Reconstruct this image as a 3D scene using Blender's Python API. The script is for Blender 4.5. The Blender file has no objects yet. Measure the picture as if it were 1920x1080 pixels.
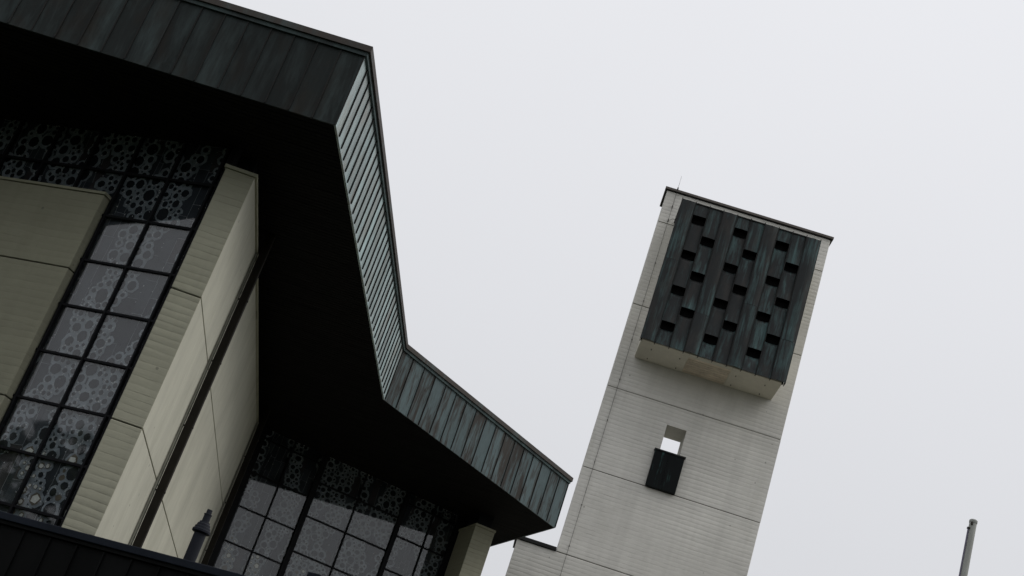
import bpy, bmesh, math, random
from mathutils import Matrix, Vector
R = math.radians
random.seed(7)
scene = bpy.context.scene
COL = scene.collection

# ------------------------------------------------------------------ camera
CAM_Z = 1.7
pitch, roll = R(23.55), R(19.2)
fw = Vector((0, math.cos(pitch), math.sin(pitch)))
up0 = Vector((0, -math.sin(pitch), math.cos(pitch)))
rt0 = Vector((1, 0, 0))
rt = rt0 * math.cos(roll) + up0 * math.sin(roll)
up = -rt0 * math.sin(roll) + up0 * math.cos(roll)
cd = bpy.data.cameras.new('camera')
cam = bpy.data.objects.new('camera', cd)
COL.objects.link(cam)
m = Matrix((rt, up, -fw)).transposed().to_4x4()
m.translation = Vector((0, 0, CAM_Z))
cam.matrix_world = m
cd.sensor_width = 36.0
cd.lens = 50.0
cd.clip_start = 0.1
cd.clip_end = 3000
scene.camera = cam

# ------------------------------------------------------------------ sky: even overcast, brighter towards the zenith
SUN_EL, SUN_AZ = 50.0, 100.0          # azimuth from +Y clockwise (to the right of the camera, a little behind it)
w = bpy.data.worlds.new('World')
scene.world = w
w.use_nodes = True
nt = w.node_tree
nt.nodes.clear()
N = nt.nodes.new
out = N('ShaderNodeOutputWorld')
bg_sky, bg_cloud, add = N('ShaderNodeBackground'), N('ShaderNodeBackground'), N('ShaderNodeAddShader')
sky = N('ShaderNodeTexSky')
sky.sky_type = 'NISHITA'
sky.sun_disc = False
sky.sun_elevation = R(SUN_EL)
sky.sun_rotation = R(SUN_AZ)
sky.dust_density = 4.0
nt.links.new(sky.outputs[0], bg_sky.inputs[0])
bg_sky.inputs[1].default_value = 0.012
tc = N('ShaderNodeTexCoord')
sep = N('ShaderNodeSeparateXYZ')
nt.links.new(tc.outputs['Generated'], sep.inputs[0])
mx = N('ShaderNodeMath'); mx.operation = 'MAXIMUM'; mx.inputs[1].default_value = 0.0
nt.links.new(sep.outputs[2], mx.inputs[0])
ma = N('ShaderNodeMath'); ma.operation = 'MULTIPLY_ADD'; ma.inputs[1].default_value = 0.37; ma.inputs[2].default_value = 0.57
nt.links.new(mx.outputs[0], ma.inputs[0])
nz = N('ShaderNodeTexNoise'); nz.inputs['Scale'].default_value = 1.6; nz.inputs['Detail'].default_value = 3
nt.links.new(tc.outputs['Generated'], nz.inputs['Vector'])
mr = N('ShaderNodeMapRange'); mr.inputs[1].default_value = 0.3; mr.inputs[2].default_value = 0.7; mr.inputs[3].default_value = 0.98; mr.inputs[4].default_value = 1.02
nt.links.new(nz.outputs[0], mr.inputs[0])
mm = N('ShaderNodeMath'); mm.operation = 'MULTIPLY'
nt.links.new(ma.outputs[0], mm.inputs[0]); nt.links.new(mr.outputs[0], mm.inputs[1])
bg_cloud.inputs[0].default_value = (0.99, 0.993, 1.02, 1)
nt.links.new(mm.outputs[0], bg_cloud.inputs[1])
nt.links.new(bg_sky.outputs[0], add.inputs[0]); nt.links.new(bg_cloud.outputs[0], add.inputs[1])
nt.links.new(add.outputs[0], out.inputs[0])

sd = bpy.data.lights.new('sun', 'SUN')
sd.energy = 1.0
sd.angle = R(40)
sd.color = (1, 0.97, 0.92)
sun = bpy.data.objects.new('sun', sd)
COL.objects.link(sun)
d = Vector((math.sin(R(SUN_AZ)) * math.cos(R(SUN_EL)), math.cos(R(SUN_AZ)) * math.cos(R(SUN_EL)), math.sin(R(SUN_EL))))
sun.rotation_euler = d.to_track_quat('Z', 'Y').to_euler()
sun.location = d * 80

vs = scene.view_settings
vs.view_transform = 'Standard'
vs.look = 'None'
vs.exposure = 0.0
vs.gamma = 1.0
vs.use_curve_mapping = False

# ------------------------------------------------------------------ materials
def newmat(name):
    mt = bpy.data.materials.new(name)
    mt.use_nodes = True
    n = mt.node_tree
    b = n.nodes['Principled BSDF']
    return mt, n, b

class G:
    """tiny node-graph helper"""
    def __init__(s, n):
        s.n = n
        s.pos = n.nodes.new('ShaderNodeNewGeometry').outputs['Position']
    def new(s, t): return s.n.nodes.new(t)
    def link(s, a, b): s.n.links.new(a, b)
    def scale(s, vec, sx, sy, sz, off=(0, 0, 0)):
        mp = s.new('ShaderNodeMapping')
        mp.inputs['Scale'].default_value = (sx, sy, sz)
        mp.inputs['Location'].default_value = off
        s.link(vec, mp.inputs['Vector'])
        return mp.outputs[0]
    def noise(s, vec, scale, detail=4, rough=0.55, dist=0.0):
        t = s.new('ShaderNodeTexNoise')
        t.inputs['Scale'].default_value = scale
        t.inputs['Detail'].default_value = detail
        t.inputs['Roughness'].default_value = rough
        t.inputs['Distortion'].default_value = dist
        s.link(vec, t.inputs['Vector'])
        return t.outputs[0]
    def ramp(s, fac, a, b, va=0.0, vb=1.0):
        t = s.new('ShaderNodeMapRange')
        t.inputs[1].default_value = a; t.inputs[2].default_value = b
        t.inputs[3].default_value = va; t.inputs[4].default_value = vb
        s.link(fac, t.inputs[0])
        return t.outputs[0]
    def math(s, op, a, b=None, c=None):
        t = s.new('ShaderNodeMath'); t.operation = op
        for i, v in enumerate((a, b, c)):
            if v is None: continue
            if isinstance(v, (int, float)): t.inputs[i].default_value = v
            else: s.link(v, t.inputs[i])
        return t.outputs[0]
    def mix(s, fac, a, b, blend='MIX'):
        t = s.new('ShaderNodeMix'); t.data_type = 'RGBA'; t.blend_type = blend
        if isinstance(fac, (int, float)): t.inputs[0].default_value = fac
        else: s.link(fac, t.inputs[0])
        for i, v in ((6, a), (7, b)):
            if isinstance(v, tuple): t.inputs[i].default_value = v + (1,)
            else: s.link(v, t.inputs[i])
        return t.outputs[2]
    def sepz(s, vec):
        t = s.new('ShaderNodeSeparateXYZ'); s.link(vec, t.inputs[0]); return t.outputs
    def rand(s):
        return s.new('ShaderNodeObjectInfo').outputs['Random']
    def wnoise(s, val):
        t = s.new('ShaderNodeTexWhiteNoise'); t.noise_dimensions = '1D'; s.link(val, t.inputs['W']); return t.outputs[0]
    def bump(s, h, strength, dist, bsdf):
        t = s.new('ShaderNodeBump'); t.inputs['Strength'].default_value = strength; t.inputs['Distance'].default_value = dist
        s.link(h, t.inputs['Height']); s.link(t.outputs[0], bsdf.inputs['Normal'])

def concrete(name, base, board=0.12, tint=0.10, relief=0.5, wobble=0.05, vertical=False, stain=0.35, seam=0.5, dirtamt=0.35):
    mt, n, b = newmat(name)
    g = G(n)
    x, y, z = g.sepz(g.pos)
    wob = g.noise(g.scale(g.pos, 0.35, 0.35, 1.4), 1.0, 3)
    coord = (g.math('MULTIPLY', g.math('ADD', g.math('MULTIPLY', x, 0.06), y), 1.0) if vertical else z)
    cz = g.math('MULTIPLY_ADD', wob, wobble, coord)
    q = g.math('DIVIDE', cz, board)
    idx = g.math('FLOOR', q)
    fr = g.math('FRACT', q)
    rnd = g.wnoise(idx)
    rnd2 = g.wnoise(g.math('ADD', idx, 37.3))
    # board seam: narrow line, broken up along its length so it is not a ruled stripe
    brk = g.ramp(g.noise(g.scale(g.pos, 1.3, 1.3, 0.3 if vertical else 9.0), 1.0, 3), 0.42, 0.60)
    edge = g.math('MULTIPLY', g.math('LESS_THAN', fr, 0.10), g.math('MULTIPLY', brk, rnd2))
    smoothzone = g.ramp(g.noise(g.scale(g.pos, 0.22, 0.22, 0.34, (3, 1, 0)), 1.0, 3), 0.38, 0.62, 0.25, 1.0)
    grain = g.noise(g.scale(g.pos, 3, 3, 1.2) if vertical else g.scale(g.pos, 2.0, 2.0, 14.0), 3.0, 6, 0.65)
    big = g.noise(g.pos, 0.55, 5, 0.6)
    strk = g.noise(g.scale(g.pos, 2.4, 2.4, 0.10), 1.0, 5, 0.6)
    v = g.math('MULTIPLY_ADD', g.math('MULTIPLY', g.math('SUBTRACT', rnd, 0.5), smoothzone), tint * 2, 1.0)
    v = g.math('MULTIPLY', v, g.ramp(big, 0.3, 0.7, 0.90, 1.06))
    v = g.math('MULTIPLY', v, g.ramp(strk, 0.45, 0.75, 1.0, 1.0 - stain * 0.5))
    v = g.math('MULTIPLY', v, g.ramp(grain, 0.3, 0.7, 0.95, 1.04))
    v = g.math('MULTIPLY', v, g.math('MULTIPLY_ADD', g.math('MULTIPLY', edge, smoothzone), -seam, 1.0))
    cc = g.new('ShaderNodeCombineColor')
    for i in range(3): g.link(v, cc.inputs[i])
    col = g.mix(1.0, base, cc.outputs[0], 'MULTIPLY')
    dirt = g.ramp(g.noise(g.scale(g.pos, 1.1, 1.1, 0.45, (9, 2, 5)), 1.0, 6, 0.65), 0.56, 0.78, 0, dirtamt)
    col = g.mix(dirt, col, (base[0] * 0.55, base[1] * 0.56, base[2] * 0.50))
    # blow-holes
    vor = g.new('ShaderNodeTexVoronoi'); vor.inputs['Scale'].default_value = 1.6
    g.link(g.pos, vor.inputs['Vector'])
    hole = g.math('LESS_THAN', vor.outputs['Distance'], 0.045)
    col = g.mix(g.math('MULTIPLY', hole, 0.55), col, (0.12, 0.12, 0.1))
    g.link(col, b.inputs['Base Color'])
    b.inputs['Roughness'].default_value = 0.85
    b.inputs['Specular IOR Level'].default_value = 0.25
    prof = g.math('MULTIPLY', g.math('ADD', g.math('MULTIPLY', rnd, 0.8), g.math('MULTIPLY', g.math('MULTIPLY', fr, g.math('SUBTRACT', 1.0, fr)), 2.6)), smoothzone)
    h = g.math('ADD', g.math('SUBTRACT', prof, g.math('MULTIPLY', edge, 1.2)), g.math('MULTIPLY', grain, 0.35))
    g.bump(h, relief, 0.02, b)
    return mt

M = {}
M['tower_concrete'] = concrete('tower_concrete', (0.64, 0.628, 0.582), 0.15, 0.045, 0.55, wobble=0.12, stain=0.2, seam=0.13, dirtamt=0.28)
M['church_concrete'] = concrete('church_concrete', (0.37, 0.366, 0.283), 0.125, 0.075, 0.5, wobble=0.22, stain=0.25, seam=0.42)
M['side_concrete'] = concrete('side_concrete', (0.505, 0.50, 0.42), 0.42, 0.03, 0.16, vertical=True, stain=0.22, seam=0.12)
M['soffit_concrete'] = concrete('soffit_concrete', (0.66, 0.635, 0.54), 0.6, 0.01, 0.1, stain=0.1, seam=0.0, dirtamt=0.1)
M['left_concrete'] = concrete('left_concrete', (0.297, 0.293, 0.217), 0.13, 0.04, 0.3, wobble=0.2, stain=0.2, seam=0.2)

def copper(name, dark, teal, lo, hi, rough=0.5, spec=0.3, warm=None, streak=7.0, gain=1.0, sz=0.55):
    mt, n, b = newmat(name)
    g = G(n)
    r = g.rand()
    jit = g.new('ShaderNodeCombineXYZ')
    g.link(g.math('MULTIPLY', r, 31.0), jit.inputs[0]); g.link(g.math('MULTIPLY', r, 17.0), jit.inputs[2])
    va = g.new('ShaderNodeVectorMath'); va.operation = 'ADD'
    g.link(g.pos, va.inputs[0]); g.link(jit.outputs[0], va.inputs[1])
    p = va.outputs[0]
    s1 = g.noise(g.scale(p, streak, streak, sz), 1.0, 6, 0.68, 0.6)
    s2 = g.noise(g.scale(p, 1.3, 1.3, 0.6), 1.0, 4, 0.6)
    f = g.math('MULTIPLY_ADD', s2, 0.5, g.math('MULTIPLY', s1, 0.72))
    f = g.math('ADD', f, g.math('MULTIPLY_ADD', r, 0.07, -0.07))
    mask = g.ramp(f, lo, hi)
    fine = g.noise(g.scale(p, 18, 18, 4), 1.0, 4)
    col = g.mix(mask, dark, teal)
    if warm:
        col = g.mix(g.ramp(g.noise(g.scale(p, 2.2, 2.2, 0.9, (5, 5, 2)), 1.0, 4), 0.5, 0.72, 0, 0.8), col, warm)
    br = g.math('MULTIPLY', g.ramp(fine, 0.3, 0.7, 0.82, 1.15), g.ramp(g.wnoise(r), 0, 1, 0.84 * gain, 1.14 * gain))
    cc = g.new('ShaderNodeCombineColor')
    for i in range(3): g.link(br, cc.inputs[i])
    col = g.mix(1.0, col, cc.outputs[0], 'MULTIPLY')
    g.link(col, b.inputs['Base Color'])
    g.link(g.ramp(fine, 0.3, 0.7, rough - 0.08, rough + 0.1), b.inputs['Roughness'])
    b.inputs['Specular IOR Level'].default_value = spec
    wave = g.noise(g.scale(p, 1.5, 1.5, 1.1), 1.0, 2)
    g.bump(g.math('ADD', wave, g.math('MULTIPLY', fine, 0.06)), 0.35, 0.02, b)
    return mt

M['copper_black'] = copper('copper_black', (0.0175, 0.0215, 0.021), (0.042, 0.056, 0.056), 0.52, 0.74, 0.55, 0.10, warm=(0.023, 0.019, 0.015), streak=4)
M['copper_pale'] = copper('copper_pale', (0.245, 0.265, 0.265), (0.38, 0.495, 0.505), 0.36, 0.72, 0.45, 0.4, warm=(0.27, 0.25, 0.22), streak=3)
M['copper_mottled'] = copper('copper_mottled', (0.034, 0.030, 0.026), (0.084, 0.118, 0.124), 0.50, 0.62, 0.6, 0.2, streak=9.0, sz=1.0)
M['copper_bell'] = copper('copper_bell', (0.015, 0.018, 0.0185), (0.08, 0.15, 0.15), 0.56, 0.84, 0.45, 0.2, warm=(0.034, 0.031, 0.028), streak=9)
M['copper_seam'] = copper('copper_seam', (0.018, 0.018, 0.017), (0.04, 0.05, 0.05), 0.6, 0.9, 0.6, 0.15)
M['copper_trim'] = copper('copper_trim', (0.045, 0.038, 0.032), (0.06, 0.085, 0.085), 0.6, 0.8, 0.55, 0.25, streak=3)
M['copper_shield'] = copper('copper_shield', (0.008, 0.010, 0.0105), (0.06, 0.15, 0.14), 0.64, 0.76, 0.55, 0.08, streak=4)
M['green_trim'] = copper('green_trim', (0.03, 0.04, 0.04), (0.08, 0.12, 0.12), 0.45, 0.75, 0.55, 0.2, streak=3)

def plain(name, col, rough=0.6, spec=0.3, var=0.25, scale=3.0, metal=0.0, stretch=(1, 1, 1)):
    mt, n, b = newmat(name)
    g = G(n)
    nz = g.noise(g.scale(g.pos, *stretch), scale, 5, 0.6)
    r = g.ramp(g.rand(), 0, 1, 1 - var * 0.5, 1 + var * 0.5)
    v = g.math('MULTIPLY', g.ramp(nz, 0.3, 0.7, 1 - var, 1 + var), r)
    cc = g.new('ShaderNodeCombineColor')
    for i in range(3): g.link(v, cc.inputs[i])
    g.link(g.mix(1.0, col, cc.outputs[0], 'MULTIPLY'), b.inputs['Base Color'])
    b.inputs['Roughness'].default_value = rough
    b.inputs['Specular IOR Level'].default_value = spec
    b.inputs['Metallic'].default_value = metal
    g.bump(nz, 0.1, 0.01, b)
    return mt

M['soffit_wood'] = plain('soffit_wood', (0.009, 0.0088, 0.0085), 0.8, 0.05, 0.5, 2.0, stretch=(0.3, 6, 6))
M['roof_felt'] = plain('roof_felt', (0.05, 0.05, 0.05), 0.9, 0.2)
M['joint_dark'] = plain('joint_dark', (0.06, 0.058, 0.045), 0.9, 0.1)
M['frame_black'] = plain('frame_black', (0.007, 0.0075, 0.009), 0.6, 0.12)
M['pipe_brown'] = plain('pipe_brown', (0.016, 0.014, 0.011), 0.6, 0.12)
M['pipe_edge'] = plain('pipe_edge', (0.20, 0.20, 0.17), 0.5, 0.3)
M['flashing'] = plain('flashing', (0.010, 0.0135, 0.021), 0.55, 0.12, 0.2)
M['cladding'] = plain('cladding', (0.0055, 0.0058, 0.006), 0.6, 0.06, 0.35, 2.0, stretch=(1, 1, 0.3))
M['vent_plastic'] = plain('vent_plastic', (0.012, 0.014, 0.020), 0.55, 0.15, 0.15)
M['louvre_wood'] = plain('louvre_wood', (0.62, 0.54, 0.43), 0.7, 0.25, 0.2, 3.0)
M['tower_trim'] = plain('tower_trim', (0.10, 0.088, 0.078), 0.6, 0.3, 0.25, 2.0)
M['steel'] = plain('steel', (0.33, 0.335, 0.33), 0.45, 0.5, 0.2, 6.0, stretch=(1, 1, 0.2))
M['pole_paint'] = plain('pole_paint', (0.30, 0.31, 0.29), 0.6, 0.4, 0.22, 5.0, stretch=(1, 1, 0.25))
M['cable'] = plain('cable', (0.035, 0.032, 0.028), 0.6, 0.2)
M['recess'] = plain('recess', (0.006, 0.006, 0.006), 0.9, 0.05)
M['rope'] = plain('rope', (0.16, 0.15, 0.20), 0.8, 0.1)
# stained glass
M['glass_shard'] = plain('glass_shard', (0.035, 0.039, 0.046), 0.4, 0.2, 0.5, 1.2)
M['glass_shard_b'] = plain('glass_shard_b', (0.060, 0.066, 0.074), 0.4, 0.2, 0.4, 1.2)
M['glass_shard_c'] = plain('glass_shard_c', (0.060, 0.050, 0.052), 0.4, 0.2, 0.4, 1.2)
M['glass_disc'] = plain('glass_disc', (0.011, 0.012, 0.015), 0.35, 0.2, 0.5, 1.5)
M['glass_cream'] = plain('glass_cream', (0.82, 0.79, 0.70), 0.5, 0.3, 0.25, 4.0)
M['glass_amber'] = plain('glass_amber', (0.16, 0.125, 0.085), 0.5, 0.3, 0.3, 4.0)
M['mortar'] = plain('mortar', (0.30, 0.325, 0.34), 0.8, 0.2, 0.35, 5.0)
M['came'] = plain('came', (0.30, 0.31, 0.32), 0.6, 0.3, 0.3, 9.0)
M['solder'] = plain('solder', (0.72, 0.70, 0.67), 0.5, 0.4, 0.3, 12.0)

def pane_mat():
    mt = bpy.data.materials.new('window_glass')
    mt.use_nodes = True
    n = mt.node_tree
    n.nodes.clear()
    g = G(n)
    o = g.new('ShaderNodeOutputMaterial')
    mixs = g.new('ShaderNodeMixShader')
    tr = g.new('ShaderNodeBsdfTransparent'); tr.inputs[0].default_value = (0.84, 0.86, 0.87, 1)
    gl = g.new('ShaderNodeBsdfGlossy'); gl.inputs['Roughness'].default_value = 0.03
    fr = g.new('ShaderNodeFresnel')
    bf = n.nodes.new('ShaderNodeNewGeometry').outputs['Backfacing']          # thin pane: both faces reflect like air to glass
    g.link(g.ramp(bf, 0, 1, 1.56, 1 / 1.56), fr.inputs[0])
    bp = g.new('ShaderNodeBump'); bp.inputs['Strength'].default_value = 0.05; bp.inputs['Distance'].default_value = 0.01
    g.link(g.noise(g.pos, 2.2, 2), bp.inputs['Height'])
    g.link(bp.outputs[0], gl.inputs['Normal'])
    g.link(fr.outputs[0], mixs.inputs[0]); g.link(tr.outputs[0], mixs.inputs[1]); g.link(gl.outputs[0], mixs.inputs[2])
    g.link(mixs.outputs[0], o.inputs[0])
    return mt
M['window_glass'] = pane_mat()

# ------------------------------------------------------------------ object helpers
def tag(o, label=None, cat=None, group=None, kind=None):
    if label: o['label'] = label
    if cat: o['category'] = cat
    if group: o['group'] = group
    if kind: o['kind'] = kind
    return o

def thing(name, loc, rz, label, cat, group=None):
    o = bpy.data.objects.new(name, None)
    COL.objects.link(o)
    o.location = loc
    o.rotation_euler = (0, 0, rz)
    o.empty_display_size = 0.3
    return tag(o, label, cat, group)

class MB:
    """collects polygons; build() links them as one mesh object"""
    def __init__(s): s.v, s.f, s.m = [], [], []
    def poly(s, pts, mi=0):
        i = len(s.v); s.v += [tuple(p) for p in pts]; s.f.append(tuple(range(i, i + len(pts)))); s.m.append(mi)
    def prism(s, poly, z0, z1, mi=0):
        """poly: list of (x,y) counter-clockwise"""
        a = sum(poly[i][0] * poly[(i + 1) % len(poly)][1] - poly[(i + 1) % len(poly)][0] * poly[i][1] for i in range(len(poly)))
        if a < 0: poly = poly[::-1]
        n, i = len(poly), len(s.v)
        s.v += [(x, y, z0) for x, y in poly] + [(x, y, z1) for x, y in poly]
        s.f.append(tuple(range(i + n - 1, i - 1, -1))); s.f.append(tuple(range(i + n, i + 2 * n)))
        for k in range(n):
            k2 = (k + 1) % n
            s.f.append((i + k, i + k2, i + n + k2, i + n + k))
        s.m += [mi] * (n + 2)
        return s
    def box(s, x0, x1, y0, y1, z0, z1, mi=0):
        return s.prism([(x0, y0), (x1, y0), (x1, y1), (x0, y1)], z0, z1, mi)
    def lathe(s, prof, cx=0, cy=0, seg=20, mi=0):
        i = len(s.v)
        for r, z in prof:
            for k in range(seg):
                a = 2 * math.pi * k / seg
                s.v.append((cx + r * math.cos(a), cy + r * math.sin(a), z))
        for j in range(len(prof) - 1):
            for k in range(seg):
                k2 = (k + 1) % seg
                s.f.append((i + j * seg + k, i + j * seg + k2, i + (j + 1) * seg + k2, i + (j + 1) * seg + k)); s.m.append(mi)
        s.f.append(tuple(i + k for k in range(seg - 1, -1, -1))); s.m.append(mi)
        s.f.append(tuple(i + (len(prof) - 1) * seg + k for k in range(seg))); s.m.append(mi)
        return s
    def tube(s, pts, r, seg=6, mi=0):
        i = len(s.v)
        pts = [Vector(p) for p in pts]
        for j, p in enumerate(pts):
            t = (pts[min(j + 1, len(pts) - 1)] - pts[max(j - 1, 0)]).normalized()
            a = t.cross(Vector((0, 0, 1)) if abs(t.z) < 0.9 else Vector((1, 0, 0))).normalized()
            b = t.cross(a)
            rr = r[j] if isinstance(r, (list, tuple)) else r
            for k in range(seg):
                q = p + a * (rr * math.cos(2 * math.pi * k / seg)) + b * (rr * math.sin(2 * math.pi * k / seg))
                s.v.append(tuple(q))
        for j in range(len(pts) - 1):
            for k in range(seg):
                k2 = (k + 1) % seg
                s.f.append((i + j * seg + k, i + j * seg + k2, i + (j + 1) * seg + k2, i + (j + 1) * seg + k)); s.m.append(mi)
        s.f.append(tuple(i + k for k in range(seg - 1, -1, -1))); s.m.append(mi)
        s.f.append(tuple(i + (len(pts) - 1) * seg + k for k in range(seg))); s.m.append(mi)
        return s
    def mesh(s, name, mats, frame=None):
        me = bpy.data.meshes.new(name)
        vv = s.v
        if frame is not None: vv = [tuple(frame @ Vector(p)) for p in vv]
        me.from_pydata(vv, [], s.f)
        for mt in (mats if isinstance(mats, (list, tuple)) else [mats]): me.materials.append(M[mt])
        me.polygons.foreach_set('material_index', s.m)
        me.update()
        return me
    def build(s, name, mats, parent=None, bevel=0, frame=None, smooth=False, kind=None, label=None):
        """vertices are in world space (or in 'frame'); the parent is an unscaled Empty/mesh"""
        me = s.mesh(name, mats, frame)
        o = bpy.data.objects.new(name, me)
        COL.objects.link(o)
        if parent is not None: o.parent = parent
        if bevel:
            bv = o.modifiers.new('bevel', 'BEVEL'); bv.width = bevel; bv.segments = 2; bv.limit_method = 'ANGLE'; bv.angle_limit = R(40)
        if smooth:
            me.polygons.foreach_set('use_smooth', [True] * len(me.polygons))
        return tag(o, label, None, None, kind)

def inst(me, name, parent, mat4):
    o = bpy.data.objects.new(name, me)
    COL.objects.link(o)
    o.parent = parent
    o.matrix_local = mat4
    return o

# ------------------------------------------------------------------ ground
gm, gn, gb = newmat('ground_lawn')
gg = G(gn)
c1 = gg.mix(gg.ramp(gg.noise(gg.pos, 0.15, 5), 0.4, 0.6), (0.032, 0.045, 0.018), (0.05, 0.052, 0.03))
gg.link(gg.mix(gg.ramp(gg.noise(gg.pos, 25, 4), 0.3, 0.7), c1, (0.025, 0.034, 0.014)), gb.inputs['Base Color'])
gb.inputs['Roughness'].default_value = 0.95
M['ground_lawn'] = gm
M['paving'] = plain('paving', (0.20, 0.19, 0.165), 0.9, 0.2, 0.3, 1.5)
g = MB(); g.poly([(-900, -900, 0), (900, -900, 0), (900, 900, 0), (-900, 900, 0)])
tag(g.build('ground', 'ground_lawn'), kind='structure')
g = MB(); g.poly([(-1, 24, .006), (44, 24, .006), (44, 84, .006), (-1, 84, .006)])  # unseen pale sheet, added to bounce light up to the belfry underside
tag(g.build('bounce_paving', 'paving'), kind='structure')

# ------------------------------------------------------------------ church
H = 12.40                       # underside of the roof
CH = thing('church_building', (-5.2, 30.0, 0), 0, 'concrete church with a wide faceted copper roof edge and tall leaded windows', 'church')
CF = Matrix.Translation((5.2, -30.0, 0))          # world -> church
def cb(mb, name, mats, parent=None, **k):
    if parent is None: parent = CH
    return mb.build(name, mats, parent, frame=CF, **k)

# -- roof
A0, A, B, C_, D_ = (-29.86, 22.589), (-3.592, 20.649), (-2.078, 33.70), (3.416, 39.80), (-0.10, 51.8)
roof_poly = [A0, A, B, C_, D_, (-29.86, 51.8)]
INS = 0.03
def offset_line(p, q, dd):
    ex, ey = q[0] - p[0], q[1] - p[1]; l = math.hypot(ex, ey); nx, ny = ey / l, -ex / l
    return (p[0] + nx * dd, p[1] + ny * dd), (q[0] + nx * dd, q[1] + ny * dd)
def isect(a, b, c, dd):
    x1, y1 = a; x2, y2 = b; x3, y3 = c; x4, y4 = dd
    den = (x1 - x2) * (y3 - y4) - (y1 - y2) * (x3 - x4)
    t = ((x1 - x3) * (y3 - y4) - (y1 - y3) * (x3 - x4)) / den
    return (x1 + t * (x2 - x1), y1 + t * (y2 - y1))
def offset_poly(poly, dd):
    n = len(poly); L = [offset_line(poly[i], poly[(i + 1) % n], dd) for i in range(n)]
    return [isect(*L[i - 1], *L[i]) for i in range(n)]
core = offset_poly(roof_poly, -INS)
roof = cb(MB().prism(core, H + 0.03, H + 1.50), 'roof', 'roof_felt')
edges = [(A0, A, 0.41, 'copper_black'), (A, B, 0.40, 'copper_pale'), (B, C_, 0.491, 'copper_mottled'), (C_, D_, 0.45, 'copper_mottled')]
ZT = 1.43
for (p, q, pit, mat) in edges:
    L = math.hypot(q[0] - p[0], q[1] - p[1])
    n = max(1, round(L / pit))
    pw = L / n
    mb = MB()
    # tray: flat face, folded hem at the foot, standing seam at its far edge
    mb.box(0.004, pw - 0.004, -INS, 0, 0.0, ZT, 0)
    if mat == 'copper_pale':
        mb.box(pw - 0.010, pw + 0.010, 0, 0.029, 0.03, ZT, 1)
    else:
        mb.box(pw - 0.009, pw + 0.009, 0, 0.024, 0.015, ZT, 1)
    mb.box(0.004, pw - 0.004, 0, 0.007, 0.0, 0.028, 0)
    ex, ey = (q[0] - p[0]) / L, (q[1] - p[1]) / L
    # local x along the edge, local y outwards (right-hand side of p->q), so flip x to keep a proper rotation
    me = MB()
    for f, mi in zip(mb.f, mb.m):
        me.poly([(-mb.v[i][0], mb.v[i][1], mb.v[i][2]) for i in f][::-1], mi)
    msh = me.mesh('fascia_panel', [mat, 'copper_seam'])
    ang = math.atan2(-ey, -ex)
    for i in range(n):
        base = Vector((p[0] + ex * pw * i, p[1] + ey * pw * i, H))
        mt4 = CF @ Matrix.Translation(base) @ Matrix.Rotation(ang, 4, 'Z')
        # seen from outside, a tray may sit a few millimetres in or out
        mt4 = mt4 @ Matrix.Rotation(R(random.uniform(-0.25, 0.25)), 4, 'Z')
        o = inst(msh, 'fascia_panel', roof, mt4)
# coping: two stepped strips following the edge
for (d0, d1, z0, z1, nm, mat) in ((-0.05, 0.045, ZT - 0.04, ZT + 0.035, 'drip_strip', 'green_trim'), (-0.2, 0.085, ZT + 0.035, ZT + 0.15, 'coping', 'copper_trim')):
    op, ip = offset_poly(roof_poly, d1), offset_poly(roof_poly, d0)
    for i in range(4):
        cb(MB().prism([op[i], op[i + 1], ip[i + 1], ip[i]], H + z0, H + z1), nm, mat, roof)

# -- soffit boards (thousands of narrow boards: one mesh)
def clip(poly, a, b, c):   # keep a*x+b*y<=c
    o = []
    for i in range(len(poly)):
        p, q = poly[i], poly[(i + 1) % len(poly)]
        fp, fq = a * p[0] + b * p[1] - c, a * q[0] + b * q[1] - c
        if fp <= 0: o.append(p)
        if fp * fq < 0:
            t = fp / (fp - fq); o.append((p[0] + t * (q[0] - p[0]), p[1] + t * (q[1] - p[1])))
    return o
sb = MB()
cin = offset_poly(roof_poly, -0.035)
halves = [[cin[0], cin[1], cin[2], (cin[2][0], 51.7), cin[5]], [cin[2], cin[3], cin[4], (cin[2][0], 51.7)]]
ta = math.atan2(1.95, -26.39)      # boards run parallel to the front edge
bx_, by_ = -math.sin(ta), math.cos(ta)
if by_ < 0: bx_, by_ = -bx_, -by_
pitchb = 0.13
for hp in halves:
    lo = min(bx_ * p[0] + by_ * p[1] for p in hp); hi = max(bx_ * p[0] + by_ * p[1] for p in hp)
    k = math.floor(lo / pitchb)
    while k * pitchb < hi:
        pl = clip(clip(hp, bx_, by_, (k + 1) * pitchb - 0.02), -bx_, -by_, -k * pitchb)
        if len(pl) > 2: sb.prism(pl, H + 0.004 + random.uniform(0, 0.004), H + 0.028)
        k += 1
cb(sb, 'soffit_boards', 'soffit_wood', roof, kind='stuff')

# -- concrete: the long side wall that ends in a fin towards the forecourt
LIFTS = [0.0, 2.24, 4.66, 7.087, 9.51, 11.92]
TA = math.tan(R(1.9))
def fx(y, off): return -4.865 - (y - 22.6) * TA - off
cuts = [22.6, 24.4, 30.8, 40.75]
for li in range(1, 5):
    for ci in range(3):
        y0, y1 = cuts[ci], cuts[ci + 1]
        ya = y0 + (0.004 if ci else 0); yb = y1 - (0.004 if ci < 2 else 0)
        mb = MB().prism([(fx(ya, 0), ya), (fx(yb, 0), yb), (fx(yb, .535), yb), (fx(ya, .535), ya)], LIFTS[li] + 0.011, LIFTS[li + 1] - (0.011 if li < 4 else 0))
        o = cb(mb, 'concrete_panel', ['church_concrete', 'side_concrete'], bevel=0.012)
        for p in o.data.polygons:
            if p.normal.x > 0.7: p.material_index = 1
cb(MB().prism([(fx(22.63, .03), 22.63), (fx(40.7, .03), 40.7), (fx(40.7, .5), 40.7), (fx(22.63, .5), 22.63)], 0, 11.9), 'wall_core', 'joint_dark')
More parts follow.
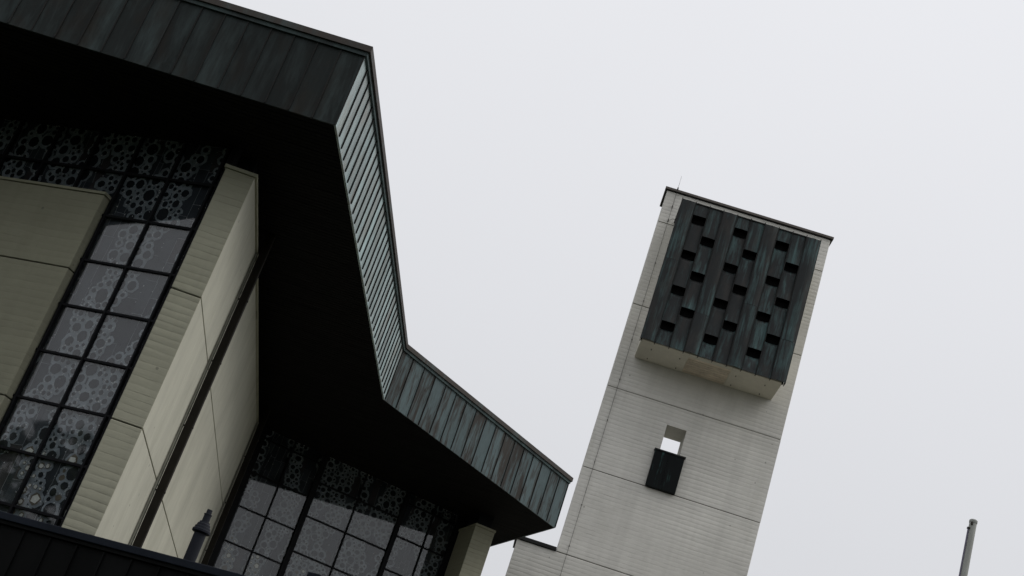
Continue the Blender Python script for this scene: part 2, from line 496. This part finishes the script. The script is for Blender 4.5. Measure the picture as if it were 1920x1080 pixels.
cb(MB().prism([(fx(22.6, -.035), 22.565), (fx(40.7, -.035), 40.7), (fx(40.7, .56), 40.7), (fx(22.6, .56), 22.565)], 11.925, 11.985), 'wall_cap', 'church_concrete')
cb(MB().prism([(fx(23.0, .15), 23.0), (fx(40.7, .15), 40.7), (fx(40.7, .4), 40.7), (fx(23.0, .4), 23.0)], 11.99, H + 0.002), 'clerestory_band', 'glass_disc')

# -- left wall, parallel to the left window and standing in front of it
dl = Vector((-math.cos(R(24)), math.sin(R(24)), 0)).to_2d()          # along the wall, away from the fin
nl = Vector((-math.sin(R(24)), -math.cos(R(24)), 0)).to_2d()         # outwards
def lw(u, off): p = Vector((-7.35, 23.39)) + dl * u + nl * off; return (p.x, p.y)
LZ = [0.0, 2.24, 4.66, 7.05, 9.51, 11.0]
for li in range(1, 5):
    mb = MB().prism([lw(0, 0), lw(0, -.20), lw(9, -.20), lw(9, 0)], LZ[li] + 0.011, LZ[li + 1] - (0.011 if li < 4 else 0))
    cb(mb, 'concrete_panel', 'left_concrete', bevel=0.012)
cb(MB().prism([lw(.03, -.03), lw(.03, -.17), lw(9, -.17), lw(9, -.03)], 0, 10.98), 'wall_core', 'joint_dark')
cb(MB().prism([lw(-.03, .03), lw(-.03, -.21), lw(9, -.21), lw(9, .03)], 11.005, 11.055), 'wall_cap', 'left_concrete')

# -- end wall beyond the right window
EW = [(1.27, 40.6), (1.87, 40.72), (1.62, 42.6), (0.90, 41.95)]
cx_, cy_ = sum(p[0] for p in EW) / 4, sum(p[1] for p in EW) / 4
ring = lambda s: [(cx_ + (x - cx_) * s, cy_ + (y - cy_) * s) for x, y in EW]
for li in range(1, 5):
    cb(MB().prism(EW, LIFTS[li] + 0.011, LIFTS[li + 1] - (0.011 if li < 4 else 0)), 'concrete_panel', 'church_concrete', bevel=0.012)
cb(MB().prism(ring(.93), 0, 11.9), 'wall_core', 'joint_dark')
cb(MB().prism(ring(1.05), 11.925, 11.985), 'wall_cap', 'church_concrete')
cb(MB().prism(ring(.7), 11.99, H + 0.002), 'clerestory_band', 'glass_disc')

# -- rainwater pipes on the side wall
for y0 in (25.95, 37.75):
    x0 = fx(y0, 0)
    pipe = cb(MB().prism([(x0 + .07, y0), (x0 + .225, y0 - .005), (x0 + .225, y0 + .13), (x0 + .07, y0 + .135)], 0, H + 0.003), 'downpipe', 'pipe_brown', bevel=0.012)
    cb(MB().prism([(x0 + .012, y0 - .02), (x0 + .045, y0 - .02), (x0 + .045, y0 + .1), (x0 + .012, y0 + .1)], 0, 11.9), 'back_rail', 'pipe_edge', pipe)
    for z in (5.3, 6.9, 8.2, 9.55, 10.9):
        cb(MB().prism([(x0, y0 + .02), (x0 + .245, y0 + .012), (x0 + .245, y0 + .05), (x0, y0 + .058)], z, z + 0.03), 'bracket', 'cable', pipe)

# ------------------------------------------------------------------ leaded windows
def ngon(cx, cy, r, n, rnd, el=1.0, a0=0.0, jag=0.12):
    pts = []
    for k in range(n):
        a = a0 + 2 * math.pi * k / n + rnd.uniform(-.12, .12)
        rr = r * (1 + rnd.uniform(-jag, jag))
        pts.append((cx + rr * math.cos(a), cy + rr * el * math.sin(a)))
    return pts

def mosaic(u0, u1, v0, v1, seed, cream_v, size=1.0):
    """leaded glass sheet in window coordinates (u along, v up); returns one mesh builder, y = outwards"""
    rnd = random.Random(seed)
    mb = MB()
    mats = ['glass_shard', 'glass_shard_b', 'glass_shard_c', 'glass_disc', 'glass_cream', 'glass_amber', 'mortar', 'came', 'solder']
    def face(pts, y, mi): mb.poly([(a, y, b) for a, b in pts], mi)
    mb.box(u0, u1, -0.06, -0.03, v0, v1, 0)
    def line(p, q, wd, y, mi=7):
        dx, dy = q[0] - p[0], q[1] - p[1]; l = math.hypot(dx, dy) or 1; nx, ny = -dy / l * wd / 2, dx / l * wd / 2
        face([(p[0] - nx, p[1] - ny), (q[0] - nx, q[1] - ny), (q[0] + nx, q[1] + ny), (p[0] + nx, p[1] + ny)], y, mi)
    cnt = [0]
    def lift():
        cnt[0] += 1; return (cnt[0] % 400) * 0.00002
    # veins: wandering bands of round pieces
    veins = []
    u = u0 + rnd.uniform(0, .3)
    while u < u1 + .3:
        v = v0 - .3; x = u; pts = []
        while v < v1 + .3:
            pts.append((x, v, rnd.uniform(.05, .25)))
            v += rnd.uniform(.25, .55); x += rnd.uniform(-.34, .34); x += (u - x) * .25
        veins.append(pts); u += rnd.uniform(.42, .62)
    def vein(a, b):
        best = -9
        for pts in veins:
            for i in range(len(pts) - 1):
                p, q = pts[i], pts[i + 1]
                if b < p[1] - .5 or b > q[1] + .5: continue
                dx, dy = q[0] - p[0], q[1] - p[1]; t = max(0, min(1, ((a - p[0]) * dx + (b - p[1]) * dy) / (dx * dx + dy * dy)))
                wd = p[2] + (q[2] - p[2]) * t
                best = max(best, wd - math.hypot(a - p[0] - t * dx, b - p[1] - t * dy))
        return best
    # shards: tall leaning strips between came lines, cut across at random
    u = u0
    while u < u1:
        wd = rnd.uniform(.10, .26); uu = min(u1, u + wd); v = v0; lean = rnd.uniform(-.03, .03)
        while v < v1:
            hh = rnd.uniform(.3, 1.0); vv = min(v1, v + hh); sk = rnd.uniform(-.07, .07)
            mi = rnd.choice((0, 0, 0, 1, 1, 2))
            face([(u, v), (uu, v), (uu, vv), (u, vv)], -0.0285 + rnd.uniform(0, .002), mi)
            if rnd.random() < .45:
                line((u, vv), (min(u1, uu), vv + sk * .3), .007, -0.0240 + lift())
            if rnd.random() < .62:
                line((uu + lean, v), (uu - lean, vv), .0075, -0.0225 + lift())
            for _ in range(2):
                if rnd.random() < .55:
                    s = rnd.uniform(.007, .013); t = rnd.random(); a, b = uu + lean * (1 - 2 * t), v + (vv - v) * t
                    face(ngon(a, b, s, 5, rnd), -0.0100 + lift(), 8)
            v = vv
        u = uu
    # round pieces, thrown at random and kept when they do not touch
    cell = .2; grid = {}
    discs = []
    tries = int((u1 - u0) * (v1 - v0) * 1900)
    for _ in range(tries):
        a, b = rnd.uniform(u0 + .02, u1 - .02), rnd.uniform(v0 + .02, v1 - .02)
        r = size * rnd.choice((.03, .042, .056, .07, .08, .09, .1)) * rnd.uniform(.9, 1.1)
        if vein(a, b) < r * .30: continue
        gi, gj = int(a / cell), int(b / cell); ok = True
        for i in range(gi - 1, gi + 2):
            for j in range(gj - 1, gj + 2):
                for (c, dd, e) in grid.get((i, j), ()):
                    if math.hypot(a - c, b - dd) < r + e + .018: ok = False; break
        if ok: grid.setdefault((gi, gj), []).append((a, b, r)); discs.append((a, b, r))
    for (a, b, r) in discs:
        face(ngon(a, b, r + rnd.uniform(.044, .064), 8, rnd, rnd.uniform(.9, 1.15), rnd.random() * 6, .10), -0.0180 + lift(), 6)
    for (a, b, r) in discs:
        low = b < cream_v + rnd.uniform(-.25, .25)
        x = rnd.random()
        if low and x < .48:
            face(ngon(a, b, r * .75, 5, rnd, rnd.uniform(.8, 1.1), rnd.random() * 6, .2), -0.0020 + lift(), 4)
            face(ngon(a, b, r, 7, rnd, 1, rnd.random() * 6), -0.0095 + lift(), 5)
        elif low and x < .62: face(ngon(a, b, r, 7, rnd, 1, rnd.random() * 6), -0.0095 + lift(), 5)
        else:
            face(ngon(a, b, r, rnd.choice((8, 9, 10)), rnd, rnd.uniform(.85, 1.18), rnd.random() * 6, .06), -0.0095 + lift(), 3)
        for _ in range(3):
            if rnd.random() < .75:
                t = rnd.random() * 6.28; s = rnd.uniform(.008, .014)
                face(ngon(a + math.cos(t) * (r + .014), b + math.sin(t) * (r + .014), s, 5, rnd), -0.0010 + lift(), 8)
    return mb, mats

def window(org, ang, cols, rowsets, v0, v1, seed, cream_v, thick=(), size=1.0, lab=None, jamb=.12):
    """cols: list of (u_left, u_right, row index); rowsets: transom heights"""
    fr4 = CF @ Matrix.Translation(Vector((org[0], org[1], 0))) @ Matrix.Rotation(ang, 4, 'Z') @ Matrix.Diagonal((1, -1, 1, 1))
    def wb(mb, name, mats, parent, **k):
        fl = MB()
        for f, mi in zip(mb.f, mb.m): fl.poly([mb.v[i] for i in f][::-1], mi)     # mirrored frame: restore winding
        return fl.build(name, mats, parent, frame=fr4, **k)
    ua, ub = cols[0][0], cols[-1][1]
    mb = MB()
    mb.box(ua - .25, ua, -.04, .02, v0, v1); mb.box(ub, ub + jamb, -.04, .10, v0, v1); mb.box(ua, ub, -.04, .08, v0 - .1, v0)
    win = wb(mb, 'stained_glass_window', 'frame_black', CH, label=lab)
    mo, mats = mosaic(ua, ub, v0, v1, seed, cream_v, size)
    wb(mo, 'leaded_glass', mats, win, kind='stuff')
    us = sorted(set([c[0] for c in cols] + [c[1] for c in cols]))
    for a, b in thick:
        wb(MB().box(a, b, -.03, .12, v0, v1), 'mullion', 'frame_black', win)
    for c0, c1 in zip(cols, cols[1:]):
        if abs(c0[1] - c1[0]) < 1e-6:
            wb(MB().box(c0[1] - .021, c0[1] + .021, .0, .075, v0, v1), 'mullion', 'frame_black', win)
    for (a, b, ri) in cols:
        zs = [z for z in rowsets[ri] if v0 + .1 < z < v1 - .05]
        for z in zs:
            wb(MB().box(a + .026, b - .026, .002, .068, z - .021, z + .021), 'transom', 'frame_black', win)
        lv = [v0] + zs + [v1]
        for z0, z1 in zip(lv, lv[1:]):
            p = MB().box(a + .026, b - .026, .024, .034, z0 + .026, z1 - .026)
            tu, tv = random.uniform(-.0012, .0012), random.uniform(-.0012, .0012)
            cu, cv = (a + b) / 2, (z0 + z1) / 2
            p.v = [(x, y + (x - cu) * tu + (z - cv) * tv, z) for x, y, z in p.v]
            wb(p, 'glass_pane', 'window_glass', win)
    return win

# left window: u runs to the right; the outward normal points to the forecourt
rowsL = [3.7, 4.52, 5.36, 6.24, 7.135, 8.008, 8.897, 9.785, 10.694, 11.59]
pl = .928
colsL = [(-pl * k, -pl * (k - 1), 0) for k in range(5, 0, -1)] + [(0, pl, 0), (pl, 1.03, 0)]
window((-6.354, 23.2), R(-24), colsL, [rowsL], 4.1, H + 0.003, 11, 6.2, size=1.18, lab='tall leaded window between the left wall panel and the concrete fin')
rA = [6.95, 7.98, 9.01, 10.04, 11.065, 12.09]; rB = [6.4, 7.43, 8.45, 9.475, 10.54, 11.57]
colsR = [(0, .865, 0), (.865, 1.78, 0), (1.94, 3.22, 1), (3.22, 4.57, 1), (4.70, 5.60, 0), (5.60, 6.34, 0)]
window((-5.256, 39.9), R(20), colsR, [rA, rB], 5.2, H + 0.003, 23, 9.0, thick=((1.78, 1.94), (4.57, 4.70)), size=.95, jamb=.6, lab='wide leaded window with staggered panes under the far roof edge')

# ------------------------------------------------------------------ low annex in front
uA = Vector((math.cos(R(24)), -math.sin(R(24))))      # along its front, to the right
nA = Vector((-math.sin(R(24)), -math.cos(R(24))))     # outwards
AN = thing('annex_building', (-6.0, 20.0, 0), 0, 'low annex clad in black metal with a dark blue roof flashing', 'annex')
AF = Matrix.Translation((6.0, -20.0, 0))
def ap(u, off): p = Vector((-4.505, 16.0)) + uA * u + nA * off; return (p.x, p.y)
MB().prism([ap(-12, -.03), ap(5.5, -.03), ap(5.5, -5.5), ap(-12, -5.5)], 0, 4.03).build('wall', 'cladding', AN, frame=AF)
flash = MB().prism([ap(-12, .06), ap(5.5, .06), ap(5.5, -.35), ap(-12, -.35)], 4.04, 4.12).build('roof_flashing', 'flashing', AN, frame=AF, bevel=0.008)
MB().prism([ap(-12, .035), ap(5.5, .035), ap(5.5, -.03), ap(-12, -.03)], 4.0, 4.037).build('drip_edge', 'cladding', AN, frame=AF)
cp = MB(); cp.box(0.003, .352, -.03, 0, 0, 3.99); cp.box(.340, .360, 0, .022, 0, 3.985)
cpm = cp.mesh('cladding_panel', ['cladding'])
for i in range(49):
    b = ap(-12 + .355 * i, 0)
    inst(cpm, 'cladding_panel', AN, AF @ Matrix.Translation((b[0], b[1], 0)) @ Matrix.Rotation(R(-24), 4, 'Z') @ Matrix.Translation((.355, 0, 0)) @ Matrix.Rotation(math.pi, 4, 'Z'))

V = thing('vent_pipe', (-2.674, 18.0, 4.03), 0, 'dark grey vent pipe with stepped conical rain cap on the annex roof', 'vent pipe')
MB().lathe([(.078, 0), (.078, 1.02)], seg=24).build('pipe', 'vent_plastic', V, smooth=False)
capm = MB().lathe([(.112, .955), (.118, .965), (.118, .99), (.104, 1.0), (.100, 1.03), (.088, 1.038), (.084, 1.068), (.07, 1.078), (.066, 1.1)], seg=24)
capm.build('rain_cap', 'vent_plastic', V)
MB().lathe([(.047, 1.1), (.047, 1.19), (.052, 1.192), (.052, 1.205), (.036, 1.21), (.034, 1.265)], seg=20).build('outlet', 'vent_plastic', V)
V2 = thing('roof_cowl', (-1.06, 17.0, 4.03), R(-24), 'small square black cowl low on the annex roof below the wide window', 'vent')
MB().box(-.07, .07, -.07, .07, 0, .70).build('shaft', 'vent_plastic', V2)
MB().box(-.085, .085, -.085, .085, .70, .755).build('lid', 'flashing', V2, bevel=.006)

# ------------------------------------------------------------------ bell tower (local x along its front, y backwards)
T = thing('bell_tower', (4.32, 47.0, 0), R(-4.5), 'tall pale concrete bell tower with a copper clad belfry box on its front', 'tower')
TW, TD = 6.36, 1.35
TZ = [0, 4.2, 7.35, 10.48, 13.60, 16.74, 19.86, 23.2, 26.72, 28.08]
def tb(mb, name, mats, parent=T, **k): return mb.build(name, mats, parent, **k)
for i in range(len(TZ) - 1):
    z0, z1 = TZ[i] + (0.012 if i else 0), TZ[i + 1] - (0.012 if i < len(TZ) - 2 else 0)
    mb = MB()
    xl = -1.38 if i < 4 else 0.0
    if i == 3: z1 = 13.588
    if i == 5:      # the lift with the see-through opening, made as a ring of four blocks in one casting
        hx0, hx1, hz0, hz1 = 2.40, 3.115, 17.75, 19.12
        outer, inner = [(xl, z0), (TW, z0), (TW, z1), (xl, z1)], [(hx0, hz0), (hx1, hz0), (hx1, hz1), (hx0, hz1)]
        for yy in (0, TD):
            for k in range(4):
                k2 = (k + 1) % 4
                q = [(outer[k][0], yy, outer[k][1]), (outer[k2][0], yy, outer[k2][1]), (inner[k2][0], yy, inner[k2][1]), (inner[k][0], yy, inner[k][1])]
                mb.poly(q if yy == 0 else q[::-1])
        for k in range(4):
            k2 = (k + 1) % 4
            a, b = outer[k], outer[k2]
            mb.poly([(a[0], TD, a[1]), (b[0], TD, b[1]), (b[0], 0, b[1]), (a[0], 0, a[1])])
            a, b = inner[k], inner[k2]
            mb.poly([(a[0], 0, a[1]), (b[0], 0, b[1]), (b[0], TD, b[1]), (a[0], TD, a[1])])
        tb(mb, 'concrete_lift', 'tower_concrete')
        continue
    mb.box(xl, TW, 0, TD, z0, z1)
    tb(mb, 'concrete_lift', 'tower_concrete', bevel=0.015)
# dark mortar behind the open joints
for z in TZ[1:-1]:
    tb(MB().box((-1.35 if z < 13.5 else .02), TW - .02, .025, TD - .025, z - .013, z + .013), 'joint_filler', 'joint_dark')
# coping
cop = MB(); cop.box(-.09, TW + .09, -.09, TD + .09, 28.105, 28.20)
tb(cop, 'coping', 'tower_trim', bevel=0.008)
tb(MB().box(-.05, TW + .05, -.05, TD + .05, 28.085, 28.103), 'coping_drip', 'copper_seam')
tb(MB().box(-1.46, -.02, -.08, TD + .08, 13.60, 13.72), 'shoulder_coping', 'copper_seam', bevel=.006)
tb(MB().box(-.16, .02, -.05, .05, 13.605, 13.66), 'coping_end', 'steel')

# belfry box
BX0, BX1, BY, BZ0, BZ1 = .59, 5.75, -1.89, 21.18, 26.85
bel = tb(MB().box(BX0 + .035, BX1 - .06, BY + .30, -.002, BZ0 + .02, BZ1 - .02), 'belfry_box', 'soffit_concrete')
tb(MB().box(BX0 + .02, BX1 - .02, BY + .24, BY + .30, BZ0 + .02, BZ1 - .02), 'backing', 'recess', bel)
# underside: two slabs and a slatted panel between, all set in the box
tb(MB().box(BX0 + .06, 2.365, BY + .11, -.012, BZ0, BZ0 + .06), 'underside_slab', 'soffit_concrete', bel, bevel=.006)
tb(MB().box(3.935, BX1 - .09, BY + .11, -.012, BZ0, BZ0 + .06), 'underside_slab', 'soffit_concrete', bel, bevel=.006)
tb(MB().box(2.375, 3.925, BY + .11, -1.50, BZ0 + .003, BZ0 + .06), 'underside_beam', 'soffit_concrete', bel)
for k in range(8):
    y0 = -1.49 + k * .186
    mb = MB().box(2.39, 3.91, y0, y0 + .130, BZ0 + .006, BZ0 + .03)
    tb(mb, 'slat', 'louvre_wood', bel)
tb(MB().box(2.38, 3.92, -1.5, -.01, BZ0 + .05, BZ0 + .06), 'slat_backing', 'recess', bel)
for (x, y) in [(1.08, -1.19), (1.07, -.31), (2.12, -1.18), (2.13, -.25), (4.15, -1.18), (4.15, -.28), (5.2, -1.18), (5.2, -.28)]:
    tb(MB().lathe([(.02, BZ0 - .04), (.02, BZ0 - .03), (.012, BZ0 - .025), (.012, BZ0 + .01)], x, y, 10), 'bolt', 'cable', bel)
# front skin of copper trays
PW = (BX1 - BX0) / 10
zA, zB = [26.26, 24.80, 23.36, 21.93], [25.53, 24.09, 22.64]
OH = .125     # half height of an opening
def tray(x0, x1, z0, z1, bow, off=0.0, tilt=0.0, curl=False):
    """vertical copper tray, slightly bowed; sides folded back; an optional curled-in head under an opening"""
    mb = MB(); n = 8
    rows = [z0, z1]
    if curl: rows = [z0, z1 - .16, z1 - .09, z1 - .03, z1 + .015]
    span = z1 - z0
    for j in range(len(rows) - 1):
        for k in range(n):
            q = []
            for (kk, jj) in ((k, j), (k + 1, j), (k + 1, j + 1), (k, j + 1)):
                t = kk / n; s = math.sin(math.pi * t)
                z = rows[jj]
                y = BY + off - bow * s + tilt * (min(z, z1) - z0) / span
                if curl:
                    y += (0, 0, .02, .06, .13)[jj] * (0.35 + .65 * s)
                    if jj == 4: z -= .05 * s
                q.append((x0 + (x1 - x0) * t, y, z))
            mb.poly(q)
    zt = rows[-1]
    for x, flip in ((x0, 0), (x1, 1)):
        q = [(x, BY + off, z0), (x, BY + off + tilt * .9, z1 - (.16 if curl else 0)), (x, BY + .22, z1 - (.16 if curl else 0)), (x, BY + .22, z0)]
        mb.poly(q if not flip else q[::-1])
    return mb
rb = random.Random(5)
for i in range(10):
    x0, x1 = BX0 + PW * i + .006, BX0 + PW * (i + 1) - .006
    if i in (1, 4, 7): ops = zA
    elif i in (2, 5, 8): ops = zB
    else: ops = []
    if not ops:
        cutz = rb.choice((22.7, 23.6, 24.4, 25.3))
        segs = [(BZ0 - .02, cutz - .003), (cutz + .003, BZ1)]
        for a, b in segs: tb(tray(x0, x1, a, b, .05 + rb.uniform(-.012, .012), off=-.03), 'copper_panel', 'copper_bell', bel)
    else:
        lv = [BZ1] + [v for z in ops for v in (z + OH, z - OH)] + [BZ0 - .02]
        for k in range(0, len(lv), 2):
            top, bot = lv[k], lv[k + 1]
            tb(tray(x0, x1, bot, top, .018, off=.0, tilt=(.10 if k else .03), curl=(k > 0)), 'copper_panel', 'copper_bell', bel)
    if i:
        xs = BX0 + PW * i
        tb(MB().box(xs - .011, xs + .011, BY - .045, BY + .2, BZ0 - .015, BZ1 - .01), 'seam', 'copper_seam', bel)
tb(MB().box(BX0 - .012, BX0 + .004, BY - .02, BY + .26, BZ0 - .03, BZ1), 'corner_strip', 'copper_seam', bel)
tb(MB().box(BX1 - .004, BX1 + .02, BY - .03, BY + .26, BZ0 - .04, BZ1), 'corner_strip', 'copper_bell', bel)
tb(MB().box(BX0 - .01, BX1 + .02, BY - .02, -.004, BZ1 - .004, BZ1 + .03), 'lid', 'copper_seam', bel)
for k in range(11):
    xs = BX0 + PW * k
    tb(MB().box(xs - .012, xs + .012, BY - .03, BY + .3, BZ1 + .03, BZ1 + .07), 'seam_end', 'copper_seam', bel)

# copper shield under the see-through opening
SX0, SX1, SZ0, SZ1, SY = 2.235, 3.295, 16.73, 18.06, -.17
sh = tb(MB().prism([(SX0, SY), (SX1, SY), (SX1, -.002), (SX0, -.002)], SZ0, SZ1), 'opening_shield', 'copper_shield', bevel=.012)
tb(MB().box(SX0 - .03, SX1 + .03, SY - .035, -.002, SZ1 + .002, SZ1 + .05), 'lid', 'copper_seam', sh)
tb(MB().box((SX0 + SX1) / 2 - .008, (SX0 + SX1) / 2 + .008, SY - .02, SY + .01, SZ0 + .01, SZ1 - .002), 'seam', 'copper_shield', sh)

# lightning rod and down conductor
lr = tb(MB().tube([(.36, -.04, 12.0), (.36, -.04, 28.0), (.36, -.105, 28.06), (.36, -.105, 28.22), (.36, -.05, 28.27), (.36, -.05, 28.5)], .0065, 6), 'lightning_conductor', 'cable')
tb(MB().tube([(.36, -.05, 28.5), (.36, -.05, 28.82)], .0045, 5), 'rod_tip', 'cable', lr)
tb(MB().box(.335, .385, -.12, -.09, 28.19, 28.27), 'clamp', 'cable', lr)
for z in (27.46, 26.86, 25.0, 23.4, 21.8, 20.2, 18.6, 17.0, 15.4, 13.9):
    h_ = .06 if z > 26 else .012
    tb(MB().box(.345, .375, -.055, 0.001, z - h_, z + h_), 'clamp', 'cable', lr)
tb(MB().tube([(.36, -.04, 26.85), (.50, -.04, 26.95), (.60, -.04, 26.98)], .008, 5), 'branch_wire', 'cable', lr)

# ------------------------------------------------------------------ flagpole
FPx, FPy, FPz = 10.01, 26.0, 11.60
FP = thing('flagpole', (FPx, FPy, 0), 0, 'plain grey metal flagpole with a halyard beside the bell tower', 'flagpole')
MB().lathe([(.10, 0), (.085, 5), (.072, FPz - .06)], seg=24).build('pole', 'pole_paint', FP, smooth=False)
MB().lathe([(.078, FPz - .07), (.080, FPz - .05), (.080, FPz - .02), (.06, FPz)], seg=24).build('cap', 'pole_paint', FP)
MB().tube([(-.092, -.02, 1.0), (-.088, -.02, 5), (-.080, -.02, FPz - .20)], .017, 6).build('halyard', 'rope', FP)
MB().box(-.105, -.05, -.05, .0, FPz - .22, FPz - .185).build('cleat', 'cable', FP)
MB().lathe([(.022, FPz - .13), (.026, FPz - .11), (.022, FPz - .07)], -.045, -.062, 12).build('pulley', 'cable', FP)
MB().box(-.09, -.065, -.03, -.015, FPz - .66, FPz - .50).build('slot', 'cable', FP)

# ------------------------------------------------------------------ trees on the lawn across the forecourt (mirrored in the panes)
M['bark'] = plain('bark', (0.06, 0.05, 0.04), 0.9, 0.1)
M['leaf'] = plain('leaf', (0.05, 0.075, 0.028), 0.7, 0.2, 0.4, 2.0)
def tree_meshes(seed, h, rx):
    rnd = random.Random(seed)
    tr = MB()
    tr.tube([(0, 0, 0), (.05, .02, h * .3), (-.05, .1, h * .6), (0, .05, h * .9)], [.30, .22, .13, .03], 8)
    cl = []
    for k in range(26):
        a = k * 2.4; z = h * rnd.uniform(.28, .92); t = (z / h - .28) / .64
        r = rx * math.sin(math.pi * (.18 + .80 * t)) * rnd.uniform(.45, 1.0)
        e = (r * math.cos(a), r * math.sin(a), z)
        tr.tube([(0, 0, z - r * .55), (e[0] * .5, e[1] * .5, z - r * .15), e], [.09, .05, .015], 5)
        cl.append((e, rnd.uniform(.9, 1.6)))
    lf = MB()
    for (c, r) in cl:
        for _ in range(190):
            u = Vector((rnd.gauss(0, 1), rnd.gauss(0, 1), rnd.gauss(0, .8))).normalized() * r * rnd.random() ** .45
            p = Vector(c) + u
            a = Vector((rnd.gauss(0, 1), rnd.gauss(0, 1), rnd.gauss(0, 1))).normalized(); b = a.orthogonal().normalized()
            s_ = rnd.uniform(.10, .2)
            lf.poly([p - a * s_, p + b * s_ * .5, p + a * s_, p - b * s_ * .5])
    return tr.mesh('trunk', 'bark'), lf.mesh('crown', 'leaf')
kinds = [tree_meshes(3, 13.5, 4.2), tree_meshes(9, 12.5, 4.6)]
for k, (x, y, sc) in enumerate(((-33, 1, 1.0), (-27, -7, 1.05), (-39, 9, .95), (-20, -14, 1.1), (-44, 18, 1.0), (-11, -22, 1.12), (-1, -26, 1.05))):
    t_ = thing('broadleaf_tree', (x, y, 0), k * 1.3, 'green broadleaf tree across the forecourt, mirrored in the lower window panes', 'tree', 'trees mirrored in the church windows')
    a_, b_ = kinds[k % 2]
    inst(a_, 'trunk', t_, Matrix.Scale(sc, 4)); inst(b_, 'crown', t_, Matrix.Scale(sc, 4))

# unseen leafy mass added behind the camera to cut low sky light on the church
wd = MB(); rw = random.Random(77)
for k in range(15000):
    az_ = R(rw.uniform(62, 318)); rr = rw.uniform(50, 60)
    top = 15.0 + 2.2 * math.sin(az_ * 9) + 1.6 * math.sin(az_ * 23 + 1)
    p = Vector((rr * math.sin(az_) - 4, rr * math.cos(az_) + 14, top * rw.random() ** .8))
    a = Vector((rw.gauss(0, 1), rw.gauss(0, 1), rw.gauss(0, 1))).normalized(); b = a.orthogonal().normalized(); s_ = rw.uniform(.5, 1.1)
    wd.poly([p - a * s_, p + b * s_ * .7, p + a * s_, p - b * s_ * .7])
tag(wd.build('leafy_sky_blocker', 'leaf'), 'unseen dark green leafy belt added to cut low sky light', 'leafy_sky_blocker', kind='stuff')
